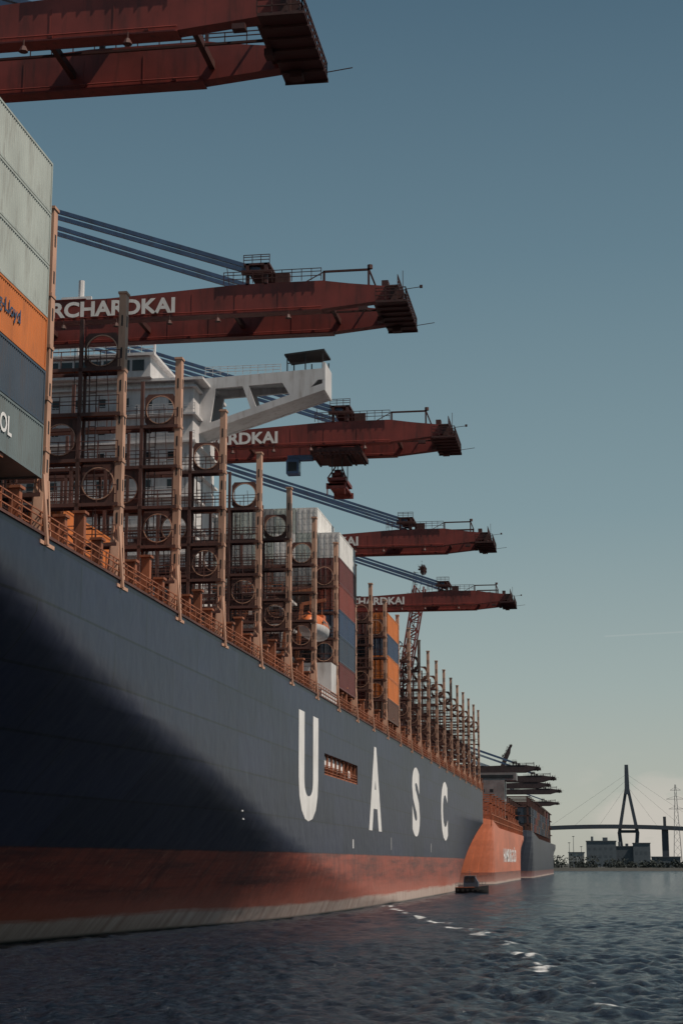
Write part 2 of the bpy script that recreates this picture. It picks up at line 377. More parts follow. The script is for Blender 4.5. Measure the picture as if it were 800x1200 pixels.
mb=MB(); mb.add([(-33.2,wy0,59.5),(XS-.2,wy0,59.9),(XS-.2,wy1,60.1),(-33.2,wy1,59.7),(-33.2,wy0,59.7),(XS-.2,wy0,60.1),(XS-.2,wy1,60.3),(-33.2,wy1,59.9)],[(0,3,2,1),(4,5,6,7),(0,1,5,4),(1,2,6,5),(2,3,7,6),(3,0,4,7)])
for x in (-32.9,-30.9,XS-.4):
    for y in (wy0+.2,wy1-.2): mb.box(x-.06,x+.06,y-.06,y+.06,57.8,59.7)
mb.box(-32.9,-28.9,wy0+.15,wy0+.2,58.6,58.7); mb.box(-32.9,-28.9,wy1-.3,wy1-.2,58.2,59.0)
mb.build('wing_canopy',M['black'],wing)
mb=MB(); mb.box(-42,XS-.15,180.8,184.3,ZD,26.4); mb.box(-42,-31.5,174.5,184,ZD,24.5); mb.box(-42,-33,174.5,184,26.8,27.1)
for x in (-40,-36.5,-33.2): mb.box(x-.15,x+.15,175,175.3,24.5,33)
mb.box(-42,-33,174.8,183.5,30.0,30.25); mb.box(-42,-33,174.8,183.5,33.0,33.25)
mb.box(-30.5,XS-.12,174,184.3,ZD,22.9)
dh=mb.build('side_deckhouse',M['white'],house)
mb=MB(); mb.rail_x(-42,-33,174.8,30.25,1.1,1.2,.06); mb.rail_x(-42,-33,174.8,27.1,1.1,1.2,.06); mb.rail_x(-42,-33,174.8,33.25,1.1,1.2,.06); mb.rail_x(-42,-31.5,174.5,24.5,1.1,1.2,.06)
mb.build('railing',M['orange_rail'],dh)
for y in (174.6,182.2):
    mb=MB(); mb.bar((-33,y,24.6),(-32.2,y,33),.4); mb.bar((-32.2,y,33),(-29.6,y,33.4),.35); mb.cyl((-30,y,33.2),(-30,y,31.2),.05,6)
    mb.build('davit',M['orange_rail'],house)
def lathe_boat(cx,cy,cz,L,Wd,Hh):
    mb=MB(); n=14; m_=16; rings=[]
    for i in range(n+1):
        t=-1+2*i/n; k=(1-abs(t)**2.6)**.5 if abs(t)<1 else .0
        k=max(k,.04); ring=[]
        for j in range(m_):
            a=2*math.pi*j/m_; c,s=math.cos(a),math.sin(a)
            sx=math.copysign(abs(c)**.8,c); sz=math.copysign(abs(s)**.8,s)
            ring.append((cx+sx*Wd/2*k,cy+t*L/2,cz+sz*Hh/2*(k**.6 if s<0 else k**.5)))
        rings.append(ring)
    for r in rings: mb.v+=r
    for i in range(n):
        for j in range(m_):
            a=i*m_+j; b=i*m_+(j+1)%m_; mb.f.append((a,b,b+m_,a+m_)); mb.m.append(0 if j<m_/2 else 1)
    mb.f.append(tuple(range(m_))); mb.m.append(0); mb.f.append(tuple(n*m_+j for j in range(m_-1,-1,-1))); mb.m.append(0)
    return mb
lb=thing('lifeboat','orange enclosed lifeboat hanging below the white bridge wing','lifeboat',(-30.2,178.4,28.6))
lathe_boat(-30.2,178.4,29.8,8.4,2.9,2.5).build('hull',[M['liferaft'],M['white']],lb,smooth=True)
mb=MB(); mb.box(-30.9,-29.5,180.2,181.6,30.7,31.5); mb.box(-30.25,-30.15,174.5,182.3,31.02,31.1); mb.build('conning_cabin',M['liferaft'],lb)
mb=MB()
for i in range(5): mb.box(-28.86,-28.8,175.9+i*1.05,176.4+i*1.05,30.0,30.3)
mb.build('window',M['glass'],lb)

# ------------------------------------------------------------ containers
def container_meshes():
    L_,W_,H_=12.19,2.44,2.88
    mb=MB(); n=44
    for s in (1,-1):
        prof=[]
        y0=-L_/2+.12; p=(L_-.24)/n
        for i in range(n):
            for (u,d) in ((0,0),(.35,0),(.5,.045),(.85,.045)): prof.append((y0+p*(i+u),W_/2-.02-d))
        prof.append((y0+p*n,W_/2-.02))
        vs=[(s*x,y,.14) for y,x in prof]+[(s*x,y,H_-.1) for y,x in prof]; k=len(prof)
        mb.add(vs,[(i,i+1,k+i+1,k+i) for i in range(k-1)])
        for y in (-L_/2,L_/2-.14): mb.box(min(s*(W_/2-.12),s*W_/2),max(s*(W_/2-.12),s*W_/2),y,y+.14,0,H_)
        for z,h in ((0,.15),(H_-.12,.12)): mb.box(min(s*(W_/2-.1),s*W_/2),max(s*(W_/2-.1),s*W_/2),-L_/2+.14,L_/2-.14,z,z+h)
    for y in (-L_/2+.04,L_/2-.04): mb.add([(-W_/2+.1,y,.1),(W_/2-.1,y,.1),(W_/2-.1,y,H_-.1),(-W_/2+.1,y,H_-.1)],[(0,1,2,3)])
    for y in (-L_/2,L_/2-.12):
        for z,h in ((0,.14),(H_-.12,.12)): mb.box(-W_/2+.12,W_/2-.12,y,y+.12,z,z+h)
    mb.box(-W_/2+.1,W_/2-.1,-L_/2+.12,L_/2-.12,H_-.08,H_-.03); mb.box(-W_/2+.1,W_/2-.1,-L_/2+.12,L_/2-.12,.1,.13)
    body=mb
    doors=[]
    for s in (-1,1):
        d=MB(); x0,x1=(.02,W_/2-.13) if s==1 else (-W_/2+.13,-.02)
        d.box(x0,x1,-L_/2+.0,-L_/2+.035,.16,H_-.14)
        for i in range(4): z=.3+i*.66; d.box(x0+.06,x1-.06,-L_/2-.012,-L_/2,z,z+.42)
        doors.append(d)
    bars=[]
    for s in (-1,1):
        d=MB()
        for f in (.3,.75): x=s*(f*W_/2); d.cyl((x,-L_/2-.05,.1),(x,-L_/2-.05,H_-.08),.022,6)
        bars.append(d)
    return body,doors,bars
cb,cd,cl=container_meshes()
proto=cb.build('shipping_container',M['c_grey'])
for d,l in zip(cd,cl):
    od=d.build('door',M['c_grey'],proto,origin=(0,0,0)); ol=l.build('locking_bar',M['grey'],od,origin=(0,0,0))
first=[True]
def container(x,y,z,colr,label,group,parts=True):
    if first[0]: c=proto; first[0]=False
    else:
        c=copy_tree(proto) if parts else proto.copy()
        if not parts: col.objects.link(c)
    c.location=(x,y,z)
    m=M['c_'+colr]
    for o in [c]+[q for q in c.children]:
        o.material_slots[0].link='OBJECT'; o.material_slots[0].material=m
    tag(c,label,'container',group)
    return c
ordn=['topmost','second from the top','third from the top','fourth from the top','fifth from the top','sixth from the top','seventh from the top']
TP=2.93
cname={'lightgrey':'pale grey','greygreen':'dull grey green','slate':'dark slate','dark':'nearly black'}
xo=XS-.1-1.22
tops=['lightgrey','lightgrey','lightgrey','orange','slate','greygreen']
for i,c in enumerate(tops):
    o=container(xo+.1,yk(-1)+7.1,24.9+TP*(5-i),c,'%s container, %s in the tall stack at the left edge'%(cname.get(c,c),ordn[i]),'containers in the tall left stack')
    if i==3: text_side('lettering','Hapag-Lloyd',79.45,24.9+TP*2+1.0,xo+.1+1.235,5.4,.95,M['c_blue'],o,offset=.02,align='r')
    if i==5: text_side('lettering','MOL',78.8,24.9+1.0,xo+.1+1.235,2.7,1.0,M['letter'],o,offset=.02,align='r')
container(-34.2,yk(1)+7.2,24.15,'orange','orange container low behind the lashing frames beside the tall left stack','single containers')
colsA=[['white','maroon','red','blue','slate','maroon'],
       ['white','lightgrey','grey','brown','maroon','dark','brown'],
       ['lightgrey','white','grey','dark','brown','maroon','dark'],
       ['grey','lightgrey','brown','grey','dark','maroon','brown'],
       ['lightgrey','grey','grey','maroon','brown','dark','dark'],
       ['grey','brown','lightgrey','dark','maroon','brown','dark'],
       ['lightgrey','grey','dark','brown','blue','dark','brown']]
cw=['outermost column','second column','third column','fourth column','fifth column','sixth column','seventh column']
for j,cl_ in enumerate(colsA):
    n=len(cl_)
    for i,c in enumerate(cl_):
        container(xo-2.52*j,yk(7)+7.2,24.2+TP*(n-1-i),c,'%s container, %s, %s of the stack behind the bridge wing'%(cname.get(c,c),ordn[i],cw[j]),'containers stacked behind the bridge')
colsB=[['orange','blue','orange','orange','brown'],['maroon','dark','brown','red','dark'],['dark','maroon','brown','dark','maroon']]
for j,cl_ in enumerate(colsB):
    n=len(cl_)
    for i,c in enumerate(cl_):
        container(xo-2.52*j,yk(10)+7.2,24.2+TP*(n-1-i),c,'%s container, %s, %s of the short orange stack farther aft'%(cname.get(c,c),ordn[i],cw[j]),'containers in the short aft stack')

# ------------------------------------------------------------ ship-to-shore cranes
def crane(y,label,X=-93,raised=0,trolley=-70,mred='crane',far=False,lattice=False):
    root=thing('gantry_crane',label,'crane',(X,y,4),'cranes along the quay')
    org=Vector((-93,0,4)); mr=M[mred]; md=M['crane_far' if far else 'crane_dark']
    H=Vector((-90,0,54)); ca,sa=math.cos(R(raised)),math.sin(R(raised))
    def tf(mb):
        if raised:
            mb.v=[(H.x+(v[0]-H.x)*ca-(v[2]-H.z)*sa,v[1],H.z+(v[0]-H.x)*sa+(v[2]-H.z)*ca) for v in mb.v]
        return mb
    zb,zt=(53.2,56.5) if far else (54.2,56.2)
    for i,yy in enumerate((-3.9,2.9)):
        mb=MB()
        if lattice:
            h_=3.0; step=3.6; n_=18
            for (a,bz) in ((yy-.4,zb-1),(yy+1.4,zb-1),(yy-.4,zb+h_),(yy+1.4,zb+h_)): mb.bar((-90,a,bz),(-90+step*n_,a,bz),.42)
            for q in range(n_):
                x=-90+q*step; u=1 if q%2 else 0
                for a in (yy-.4,yy+1.4): mb.bar((x,a,zb-1 if u else zb+h_),(x+step,a,zb+h_ if u else zb-1),.26); mb.bar((x,a,zb-1),(x,a,zb+h_),.2)
                for bz in (zb-1,zb+h_): mb.bar((x,yy-.4,bz),(x+step,yy+1.4,bz),.2)
        else:
            mb.prism_y([(-90,zb),(-24,zb),(-18.8,54.7),(-17.6,54.9),(-17.6,56.0),(-21.5,56.5),(-24,56.9),(-31.5,56.9),(-44,zt),(-90,zt)],yy,yy+1.0)
            mb.box(-90,-24,yy-.1,yy+1.1,zb-.1,zb); mb.box(-88,-46,yy-.1,yy+1.1,zt,zt+.08)
            for x in np.arange(-88,-24,4.0): mb.box(x,x+.08,yy-.03,yy,zb,zt)
            mb.cyl((-88,yy-.15,zb+.2),(-24,yy-.15,zb+.2),.05,6)
            for x in np.arange(-86,-25,6): mb.box(x,x+.25,yy-.16,yy-.03,zb+.02,zb+.3)
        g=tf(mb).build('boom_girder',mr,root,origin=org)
        if i==0 and not raised and not far:
            text_front('boom_lettering','BURCHARDKAI',-37.5,54.46,yy-.045-.16,14.4,1.5,M['boomletter'],g,offset=.035,origin=org)
    mb=MB()
    for x in np.arange(-88,-22,9.2):
        mb.box(x,x+.35,-2.9,2.9,zb+.7,zb+1.2)
    mb.box(-19.5,-18.0,-2.9,2.9,55.0,55.8); mb.box(-88,-18.2,-.08,.08,zb+.85,zb+1.0)
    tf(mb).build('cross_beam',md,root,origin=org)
    mb=MB()
    mb.box(-19.0,-16.2,-4.6,4.6,54.45,54.53)
    for yy in (-4.6,-3.0,-1.5,0,1.5,3.0,4.6): mb.box(-19.0,-16.2,yy-.05,yy+.05,54.3,54.45)
    mb.rail_y(-16.3,-4.6,4.6,54.53,1.15,.8,.07); mb.rail_x(-19.0,-16.3,-4.6,54.53,1.15,.7,.07); mb.rail_x(-19.0,-16.3,4.6,54.53,1.15,.7,.07)
    mb.box(-18.2,-17.0,-4.2,4.2,55.9,56.05); mb.rail_y(-17.05,-4.2,4.2,56.05,.95,.8,.06)
    mb.box(-17.7,-17.1,-4.0,4.0,54.7,55.9)
    for yy in (-3.6,-1.2,1.2,3.6): mb.cyl((-17.0,yy-.15,55.3),(-17.0,yy+.15,55.3),.42,12)
    mb.box(-18.4,-17.6,2.8,3.6,53.95,54.4); mb.box(-20.6,-19.8,-4.2,-3.6,53.85,54.2); mb.box(-19.4,-18.9,-.4,.4,53.95,54.4); mb.box(-18.6,-18.0,-3.4,-2.4,56.05,56.8)
    mb.bar((-16.3,-4.4,55.5),(-14.9,-4.4,55.65),.05); mb.bar((-16.3,4.4,54.9),(-14.6,4.4,55.1),.05); mb.bar((-16.6,-4,54.6),(-16.6,-4,57.4),.05)
    mb.box(-15.05,-14.8,-4.5,-4.3,55.55,55.8)
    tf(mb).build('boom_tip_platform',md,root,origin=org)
    mb=MB()
    mb.rail_x(-33,-24,-4.1,56.9,1.15,.9,.06); mb.rail_x(-36,-20,4.1,56.9,1.15,1.4,.06); mb.rail_x(-88,-46,4.1,56.3,1.15,2.2,.05)
    mb.box(-80,-26,-2.6,-1.9,54.9,54.96); mb.rail_x(-80,-26,-1.9,54.96,1.0,1.3,.05)
    tf(mb).build('walkway_railing',md,root,origin=org)
    mb=MB()
    for yy in (-3.9,3.1):
        mb.box(-31.0,-30.7,yy,yy+.4,56.8,58.9); mb.box(-29.3,-29.0,yy,yy+.4,56.8,58.9); mb.box(-31.4,-28.6,yy-.1,yy+.5,57.9,58.2)
    mb.box(-31.2,-28.8,-3.9,3.5,58.7,58.9); mb.rail_x(-31.2,-28.8,-3.9,58.9,.8,.6,.06)
    mb.bar((-32.8,-2,56.6),(-33.2,-2,59.4),.06); mb.box(-28.3,-27.0,-3.7,-3.0,56.9,57.9)
    tf(mb).build('stay_anchor_frame',md,root,origin=org)
    mb=MB()
    for yy in (-3.2,3.2): mb.box(-19.9,-19.72,yy,yy+.2,56.2,58.1); mb.box(-24,-19.7,yy,yy+.18,57.9,58.08); mb.box(-24,-23.8,yy,yy+.2,56.8,58.0)
    mb.box(-19.85,-19.72,-3.0,3.2,57.95,58.08); mb.bar((-23.9,-3.1,58.0),(-26.0,-3.1,56.9),.08); mb.cyl((-19.7,-3,58.45),(-19.7,-3,58.08),.24,8)
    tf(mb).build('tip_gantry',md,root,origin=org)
    if not far:
        for x in (-48,-43,-38,-33.5,-27):
            mb=MB(); mb.cyl((x,-4.1,54.2),(x,-4.1,53.7),.05,6); mb.cyl((x,-4.1,53.75),(x,-4.1,53.4),.14,8,r2=.3)
            tf(mb).build('floodlight',md,root,origin=org)
    if not raised:
        for yy in (-3.3,3.3):
            for (xa,za,zp) in ((-29.8,58.4,81.4),(-30.6,58.2,80.5)):
                mb=MB(); mb.bar((xa,yy,za),(-94,yy*.6,zp),.36,.36)
                mb.build('tie_bar',M['blue'],root,origin=org)
    else:
        mb=MB(); mb.bar((-88,-4,95),(-94,-2.4,82),.34); mb.bar((-88,4,95),(-94,2.4,82),.34); mb.bar((-88,-4,95),(-88,4,95),.3); mb.build('tie_bar',M['blue'],root,origin=org)
    if not raised:
        t=trolley
        mb=MB(); mb.box(t-3,t+3,-3.6,3.6,53.3,53.8); mb.box(t-1.6,t+1.2,-2.2,2.2,52.8,53.3); mb.rail_x(t-3,t+3,-3.6,52.6,1.1,.6,.08)
        for i in range(6): mb.box(t-3+i*1.1,t-2.8+i*1.1,-3.6,3.6,53.15,53.3)
        for dx in (-2.6,2.6):
            for yy in (-3.2,3.2): mb.cyl((t+dx,yy-.3,53.75),(t+dx,yy+.3,53.75),.4,8)
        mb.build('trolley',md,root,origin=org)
        mb=MB(); mb.box(t-6.1,t-4.6,-2.8,-1.2,51.0,52.7); mb.box(t-6.0,t-3.0,-2.5,-1.5,52.7,53.3)
        cab=mb.build('operator_cab',M['blue'],root,origin=org)
        mb=MB(); mb.box(t-4.61,t-4.57,-2.6,-1.4,51.3,52.4); mb.box(t-5.9,t-4.8,-2.84,-2.79,51.3,52.4); mb.build('window',M['glass'],cab,origin=org)
        mb=MB(); mb.box(t-1.1,t+1.1,-2.6,2.6,50.0,50.4); mb.box(t-.7,t+.7,-1.6,1.6,50.4,51.2); mb.bar((t-1.1,-2.6,50.3),(t-.4,-1,52),.12); mb.bar((t+1.1,-2.6,50.3),(t+.4,-1,52),.12)
        mb.box(t-1.0,t+1.0,-3.1,3.1,49.3,49.55)
        for yy in (-3.1,2.9): mb.box(t-1.2,t+1.2,yy,yy+.2,48.9,49.6)
        for sx in (-1.1,1.0): mb.box(t+sx,t+sx+.12,-3.2,-3.0,48.2,49.4)
        for yy in (-1.5,0,1.5): mb.cyl((t-.4,yy,51.0),(t+.4,yy,51.0),.45,10)
        mb.box(t-.35,t+.35,-.8,.8,49.5,50.1)
        hb=mb.build('headblock',mr,root,origin=org)
        mb=MB()
        for dx in (-.6,.6):
            for yy in (-2.2,2.2): mb.cyl((t+dx,yy,50.3),(t+dx,yy,53),.06,5)
        mb.box(t-.6,t+.6,-2.25,-2.15,51.3,51.4); mb.box(t-.6,t+.6,2.15,2.25,51.3,51.4)
        mb.build('hoist_rope',M['black'],hb,origin=org)
    for x in (-93,-124):
        for yy in (-10,10):
            mb=MB(); mb.bar((x,yy,5.6),(x,yy*.62,56),2.0,1.6); mb.box(x-1,x+1,yy-3.5,yy+3.5,4,5.6)
            mb.build('leg',mr,root,origin=org)
    mb=MB()
    for x in (-93,-124): mb.box(x-.8,x+.8,-9,9,16,18); mb.box(x-.8,x+.8,-6.5,6.5,57,59)
    for yy in (-9.4,7.8): mb.box(-123,-94,yy,yy+1.6,16,18)
    for yy in (-8.4,7.4): mb.bar((-94,yy,18),(-123,yy*.8,50),1.0)
    mb.build('portal_beam',mr,root,origin=org)
    mb=MB()
    for yy in (-5,3.8): mb.box(-152,-90,yy,yy+1.2,53.9,56.5)
    mb.build('back_girder',mr,root,origin=org)
    mb=MB()
    for yy in (-1,1):
        mb.bar((-93,6.2*yy,56),(-94,2.2*yy,83),1.3); mb.bar((-124,6.2*yy,57),(-95,2.4*yy,82),.8)
    mb.box(-95,-93,-3.4,3.4,82,84); mb.box(-94,-93,-4.6,4.6,68,69)
    mb.build('apex_frame',mr,root,origin=org)
    mb=MB(); mb.box(-140,-125,-5.5,5.5,57,62.5); mb.box(-140.4,-124.6,-5.9,5.9,62.5,62.8); mb.build('machinery_house',mr,root,origin=org)
    return root
crane(95.8,'dark red crane boom cut by the top left corner above the containers',trolley=-80)
crane(149,'red crane boom with the longest white lettering, above the white ship bridge',trolley=-80)
crane(199,'red crane with a hoist trolley hanging under its boom, third from the top',trolley=-30.6)
crane(267,'red crane boom just above the white topped container stack, fourth from the top',trolley=-80)
crane(330,'lowest of the five large red crane booms, above the orange container stack',trolley=-80)
crane(700,'crane with its red lattice boom raised upright behind the orange container stack',X=-87,raised=80,lattice=True)
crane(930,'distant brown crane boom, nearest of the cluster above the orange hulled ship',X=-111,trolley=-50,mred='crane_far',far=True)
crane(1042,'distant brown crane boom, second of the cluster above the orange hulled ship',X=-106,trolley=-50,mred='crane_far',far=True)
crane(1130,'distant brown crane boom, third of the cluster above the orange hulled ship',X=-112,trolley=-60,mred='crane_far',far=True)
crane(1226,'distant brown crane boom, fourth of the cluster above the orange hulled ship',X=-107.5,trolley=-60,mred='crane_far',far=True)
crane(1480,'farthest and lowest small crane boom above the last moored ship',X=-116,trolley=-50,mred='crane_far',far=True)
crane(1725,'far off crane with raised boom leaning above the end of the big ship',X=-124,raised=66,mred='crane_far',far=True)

# ------------------------------------------------------------ the two ships behind
def small_ship(name,label,y0,y1,zd,zfore,mat,beam=56,xside=XS,fine=.26,blunt=2.2):
    root=thing(name,label,'ship',(xside-beam/2,(y0+y1)/2,0))
    xc=xside-beam/2; mb=MB(); zs=[-1,0,.8,1.6,2.4,3,3.6,5,7,9,11,13,15,17,19]; rows=[]
    ys=[y0+(y1-y0)*i/70 for i in range(71)]
    for side in (1,-1):
        g=[]
        for zi,z in enumerate(zs):
            r=[]
            for y in ys:
                top=zd+(zfore-zd)*max(0,1-(y-y0)/((y1-y0)*.28))
                zz=min(z,top)if zi<len(zs)-1 else top
                f=(y-y0)/(y1-y0); k=1
                sh=fine-(fine*.22)*min(1,max(zz,0)/16)
                if f<sh: k=1-(1-f/sh)**blunt
                if f>.86: k=1-((f-.86)/.14)**2*.35*(1-min(1,zz/12))
                yy=y+ (1-min(1,max(0,zz)/16))*4*max(0,1-f/.1)
                r.append(len(mb.v)); mb.v.append((xc+side*beam/2*max(k,.01),yy,zz))
            g.append(r)
        for j in range(len(zs)-1):
            for i in range(70):
                a=(g[j][i],g[j][i+1],g[j+1][i+1],g[j+1][i]); mb.f.append(a if side==1 else a[::-1]); mb.m.append(0)
        rows.append(g)
    for j in range(len(zs)-1): mb.f.append((rows[0][j][-1],rows[1][j][-1],rows[1][j+1][-1],rows[0][j+1][-1])); mb.m.append(0)
    for i in range(70): mb.f.append((rows[0][-1][i],rows[0][-1][i+1],rows[1][-1][i+1],rows[1][-1][i])); mb.m.append(0)
    h=mb.build('hull',mat,root,smooth=False,fix=False)
    return root,h
s2,h2=small_ship('cargo_ship','orange red hulled ship moored just astern of the big dark ship',414,603,14.5,17.5,M['hull2'],fine=.19,blunt=1.9)
text_side('hull_lettering','HAMBURG SÜD',517,5.6,XS+.05,66,4.6,M['letter'],h2,offset=.03)
mb=MB(); mb.rail_y(XS-.3,440,602,14.6,3.0,3,.22,(.5,1.)); mb.box(XS-1,XS-.6,450,602,14.6,16.0)
for y in np.arange(452,602,5): mb.box(XS-1.6,XS-1.0,y,y+1.2,14.6,17.5+(y*7%3))
mb.build('deck_railing',M['orange_rail'],s2)
mb=MB()
for i in range(9):
    y=455+i*14.4
    for x in np.arange(-82,-29,5.2): mb.box(x-.25,x+.25,y,y+.5,14.6,23)
    for z in (17.5,20.5,22.8): mb.box(-83,-29,y,y+.5,z,z+.3)
mb.build('lashing_frames',M['orange_rail'],s2)
mb=MB(); mb.box(-80,-34,588,600,14.5,33); mb.box(-83,-30,589,597,33,35.6); mb.box(-60,-52,592,596,35.6,42)
hs=mb.build('accommodation_block',M['grey'],s2)
mb=MB()
for z in np.arange(17,32,3):
    for x in np.arange(-78,-36,3): mb.box(x,x+1.2,587.95,588,z,z+1)
mb.box(-82,-31,588.9,589,33.6,34.8); mb.build('window',M['glass'],hs)
s3,h3=small_ship('cargo_ship','black hulled container ship, last in the moored line, under dark containers',622,935,15,18,M['hull3'],xside=-27.5,fine=.12,blunt=1.9)
mb=MB()
for i in range(18):
    y=650+i*14.6
    for x in np.arange(-81,-28,7.4): mb.box(x-.35,x+.35,y,y+.7,15,30)
    for z in (19,22.5,26,29.6): mb.box(-82,-28,y,y+.7,z,z+.4)
mb.build('lashing_frames',M['rust'],s3)
cc=['dark','maroon','dark','slate','brown','dark','brown','slate']
random.seed(5)
for b in range(14):
    y=657.7+b*14.6; nt_=random.choice([3,4,5]) if b>1 else 3
    for t in range(nt_):
        container(-29.3,y,17.2+TP*t,random.choice(cc),'dark container stacked on the far black hulled ship','containers on the far black ship',parts=False)
for j in range(1,9):
    for t in range(3): container(-29.3-2.52*j,657.7,17.2+TP*t,random.choice(cc),'dark container stacked on the far black hulled ship','containers on the far black ship',parts=False)

# ------------------------------------------------------------ small workboat by the stern
lx,ly=-24.6,318
bt=thing('motor_launch','small dark workboat on the water beside the stern of the big ship','boat',(lx,ly,0))
mb=MB(); n=16; L_=6.0
for i in range(n+1):
    t=i/n; x=lx-L_/2+L_*t; w=1.25*(1-max(0,(t-.4)/.6)**2.4)*(1-.25*max(0,.2-t)/.2); w=max(w,.05); sh=1.0+.75*max(0,t-.4)**1.5
    mb.v+=[(x,ly-w,sh),(x,ly-w*.97,.55),(x,ly-w*.8,.05),(x,ly,-.3),(x,ly+w*.8,.05),(x,ly+w*.97,.55),(x,ly+w,sh)]
for i in range(n):
    for j in range(6): a=i*7+j; mb.f.append((a,a+1,a+8,a+7)); mb.m.append(0)
    mb.f.append((i*7,i*7+7,i*7+13,i*7+6)); mb.m.append(0)
mb.f.append(tuple(range(7))); mb.m.append(0)
bh=mb.build('hull',M['black'],bt)
mb=MB(); mb.prism_y([(lx-1.5,1.0),(lx+1.2,1.05),(lx+1.15,1.9),(lx+.6,2.85),(lx+.3,2.95),(lx-1.1,2.95),(lx-1.35,2.8),(lx-1.5,2.0)],ly-.85,ly+.85)
cbn=mb.build('cabin',M['c_slate'],bt)
mb=MB(); mb.box(lx-1.5,lx+.75,ly-.95,ly+.95,2.95,3.05); mb.build('roof',M['grey'],cbn)
mb=MB(); mb.box(lx-1.2,lx-.3,ly-.88,ly-.84,1.95,2.7); mb.box(lx-.15,lx+.55,ly-.88,ly-.84,1.95,2.7); mb.build('window',M['glass'],cbn)
mb=MB(); mb.rail_x(lx-2.9,lx-1.6,ly-1.1,1.0,.8,.4,.05); mb.build('railing',M['grey'],bt)
mb=MB(); mb.rail_x(lx+1.3,lx+2.5,ly-.6,1.25,.7,.4,.05); mb.build('railing',M['grey'],bt)
mb=MB(); mb.cyl((lx-.4,ly,3.05),(lx-.4,ly,4.2),.04,6); mb.box(lx-.9,lx+.1,ly-.03,ly+.03,3.7,3.76); mb.build('mast',M['grey'],bt)
mb=MB(); mb.bar((lx-2.9,ly-1.28,.95),(lx+.6,ly-1.28,1.02),.12,.14); mb.build('rubbing_strake',M['orange_rail'],bt)
for i in range(5):
    mb=MB(); mb.cyl((lx-2.5+i*.9,ly-1.36,.5),(lx-2.5+i*.9,ly-1.22,.5),.24,10); mb.build('tyre_fender',M['black'],bt)

# ------------------------------------------------------------ quay and far shore
mb=MB(); mb.box(-2500,-89.5,-300,1900,-3,4); tag(mb.build('quay',M['quay']),kind='structure')
gm=paint('bank_ground',(.04,.043,.04),.95,streak=False,scale=.02)
mb=MB(); mb.add([(-3000,1240,-1),(5000,1240,-1),(5000,1265,2.2),(-3000,1262,2.2),(5000,14000,2.2),(-3000,14000,2.2)],[(0,1,2,3),(3,2,4,5)])
tag(mb.build('ground',gm,fix=False),kind='structure')
def px2(px,y):
    t=(px-400)/2000; return (t*.9682*y-.1511*y)/(.9885+.148*t)
fm,nt,b=newmat('far_foliage'); b.inputs['Roughness'].default_value=.9
oi=N(nt,'ShaderNodeTexNoise'); oi.inputs['Scale'].default_value=.15; g=N(nt,'ShaderNodeNewGeometry'); nt.links.new(g.outputs['Position'],oi.inputs[0])
cr=N(nt,'ShaderNodeValToRGB'); cr.color_ramp.elements[0].color=(.014,.021,.023,1); cr.color_ramp.elements[1].color=(.03,.042,.038,1); nt.links.new(oi.outputs[0],cr.inputs[0]); nt.links.new(cr.outputs[0],b.inputs['Base Color'])
mb=MB(); rr=random.Random(11)
for i in range(620):
    x=-260+rr.random()*700; y=1268+rr.random()*60; h=3.2+rr.random()**2*(8 if x<0 else 4.5); w=h*.8
    mb.cyl((x,y,2),(x,y,2+h*.5),.2,4)
    for q in range(30):
        a=rr.random()*6.28; px_=x+math.cos(a)*w*rr.random(); pz=2.0+h*(.05+.95*rr.random()); k=1-abs((pz-2)/h-.4)*.9
        px_=x+(px_-x)*k; py_=y+math.sin(a)*w*rr.random()*k; s=.35+rr.random()*.6
        d=Vector((rr.gauss(0,1),rr.gauss(0,1),rr.gauss(0,1))).normalized(); e1=d.orthogonal().normalized()*s; e2=d.cross(e1).normalized()*s
        c0=Vector((px_,py_,pz)); mb.add([c0-e1,c0-e2,c0+e1,c0+e2],[(0,1,2,3)])
tag(mb.build('bank_trees',fm,fix=False),'dark band of trees along the far bank','trees',kind='stuff')
M['far']=paint('far_building_hazed',(.075,.095,.115),.8,.1,scale=.05,dirt_amt=0)  # bluish distance haze is mixed into the far building and window colours
M['far2']=paint('far_building_pale_hazed',(.10,.125,.148),.8,.1,scale=.05,dirt_amt=0)
M['far3']=paint('far_shed_pale',(.26,.28,.29),.8,.1,scale=.05)
M['farwin']=paint('far_window_hazed',(.075,.095,.115),.6,.1,dirt_amt=0)
M['farbridge']=paint('far_bridge_hazed',(.045,.062,.085),.8,.1,scale=.05)  # bridge base colour includes the haze of the distance
def building(x0,x1,y,h,mat,label,storeys,roof=True,name='warehouse'):
    r=thing(name,label,'building',((x0+x1)/2,y,2.2))
    m=MB(); m.box(x0,x1,y,y+30,2.2,2.2+h); w=m.build('wall',mat,r)
    m=MB(); m.box(x0-.5,x1+.5,y-.5,y+30.5,2.2+h,2.9+h)
    if roof: m.box(x0+(x1-x0)*.55,x0+(x1-x0)*.72,y+5,y+15,2.9+h,2.2+h*1.16); m.cyl((x0+(x1-x0)*.2,y+8,2.9+h),(x0+(x1-x0)*.2,y+8,7+h),1.2,10)
    m.build('roof',M['far'],r)
    for s_ in range(storeys):
        m=MB(); z=3.5+(h-2)*s_/storeys; n_=max(3,int((x1-x0)/5))
        for i in range(n_): xx=x0+2+(x1-x0-3)*i/n_; m.box(xx,xx+(x1-x0)/n_*.4,y-.06,y,z,z+(h/storeys)*.3)
        m.build('window',M['farwin'],w)
    return r
building(px2(687,1700),px2(722,1700),1700,24,M['far2'],'blue grey box building left of the bridge tower on the far bank',3)
building(px2(722,1705),px2(742,1705),1705,19,M['far'],'darker middle building under the bridge tower on the far bank',2)
building(px2(742,1700),px2(762,1700),1700,22,M['far2'],'blue grey building just right of the bridge tower on the far bank',2,False)
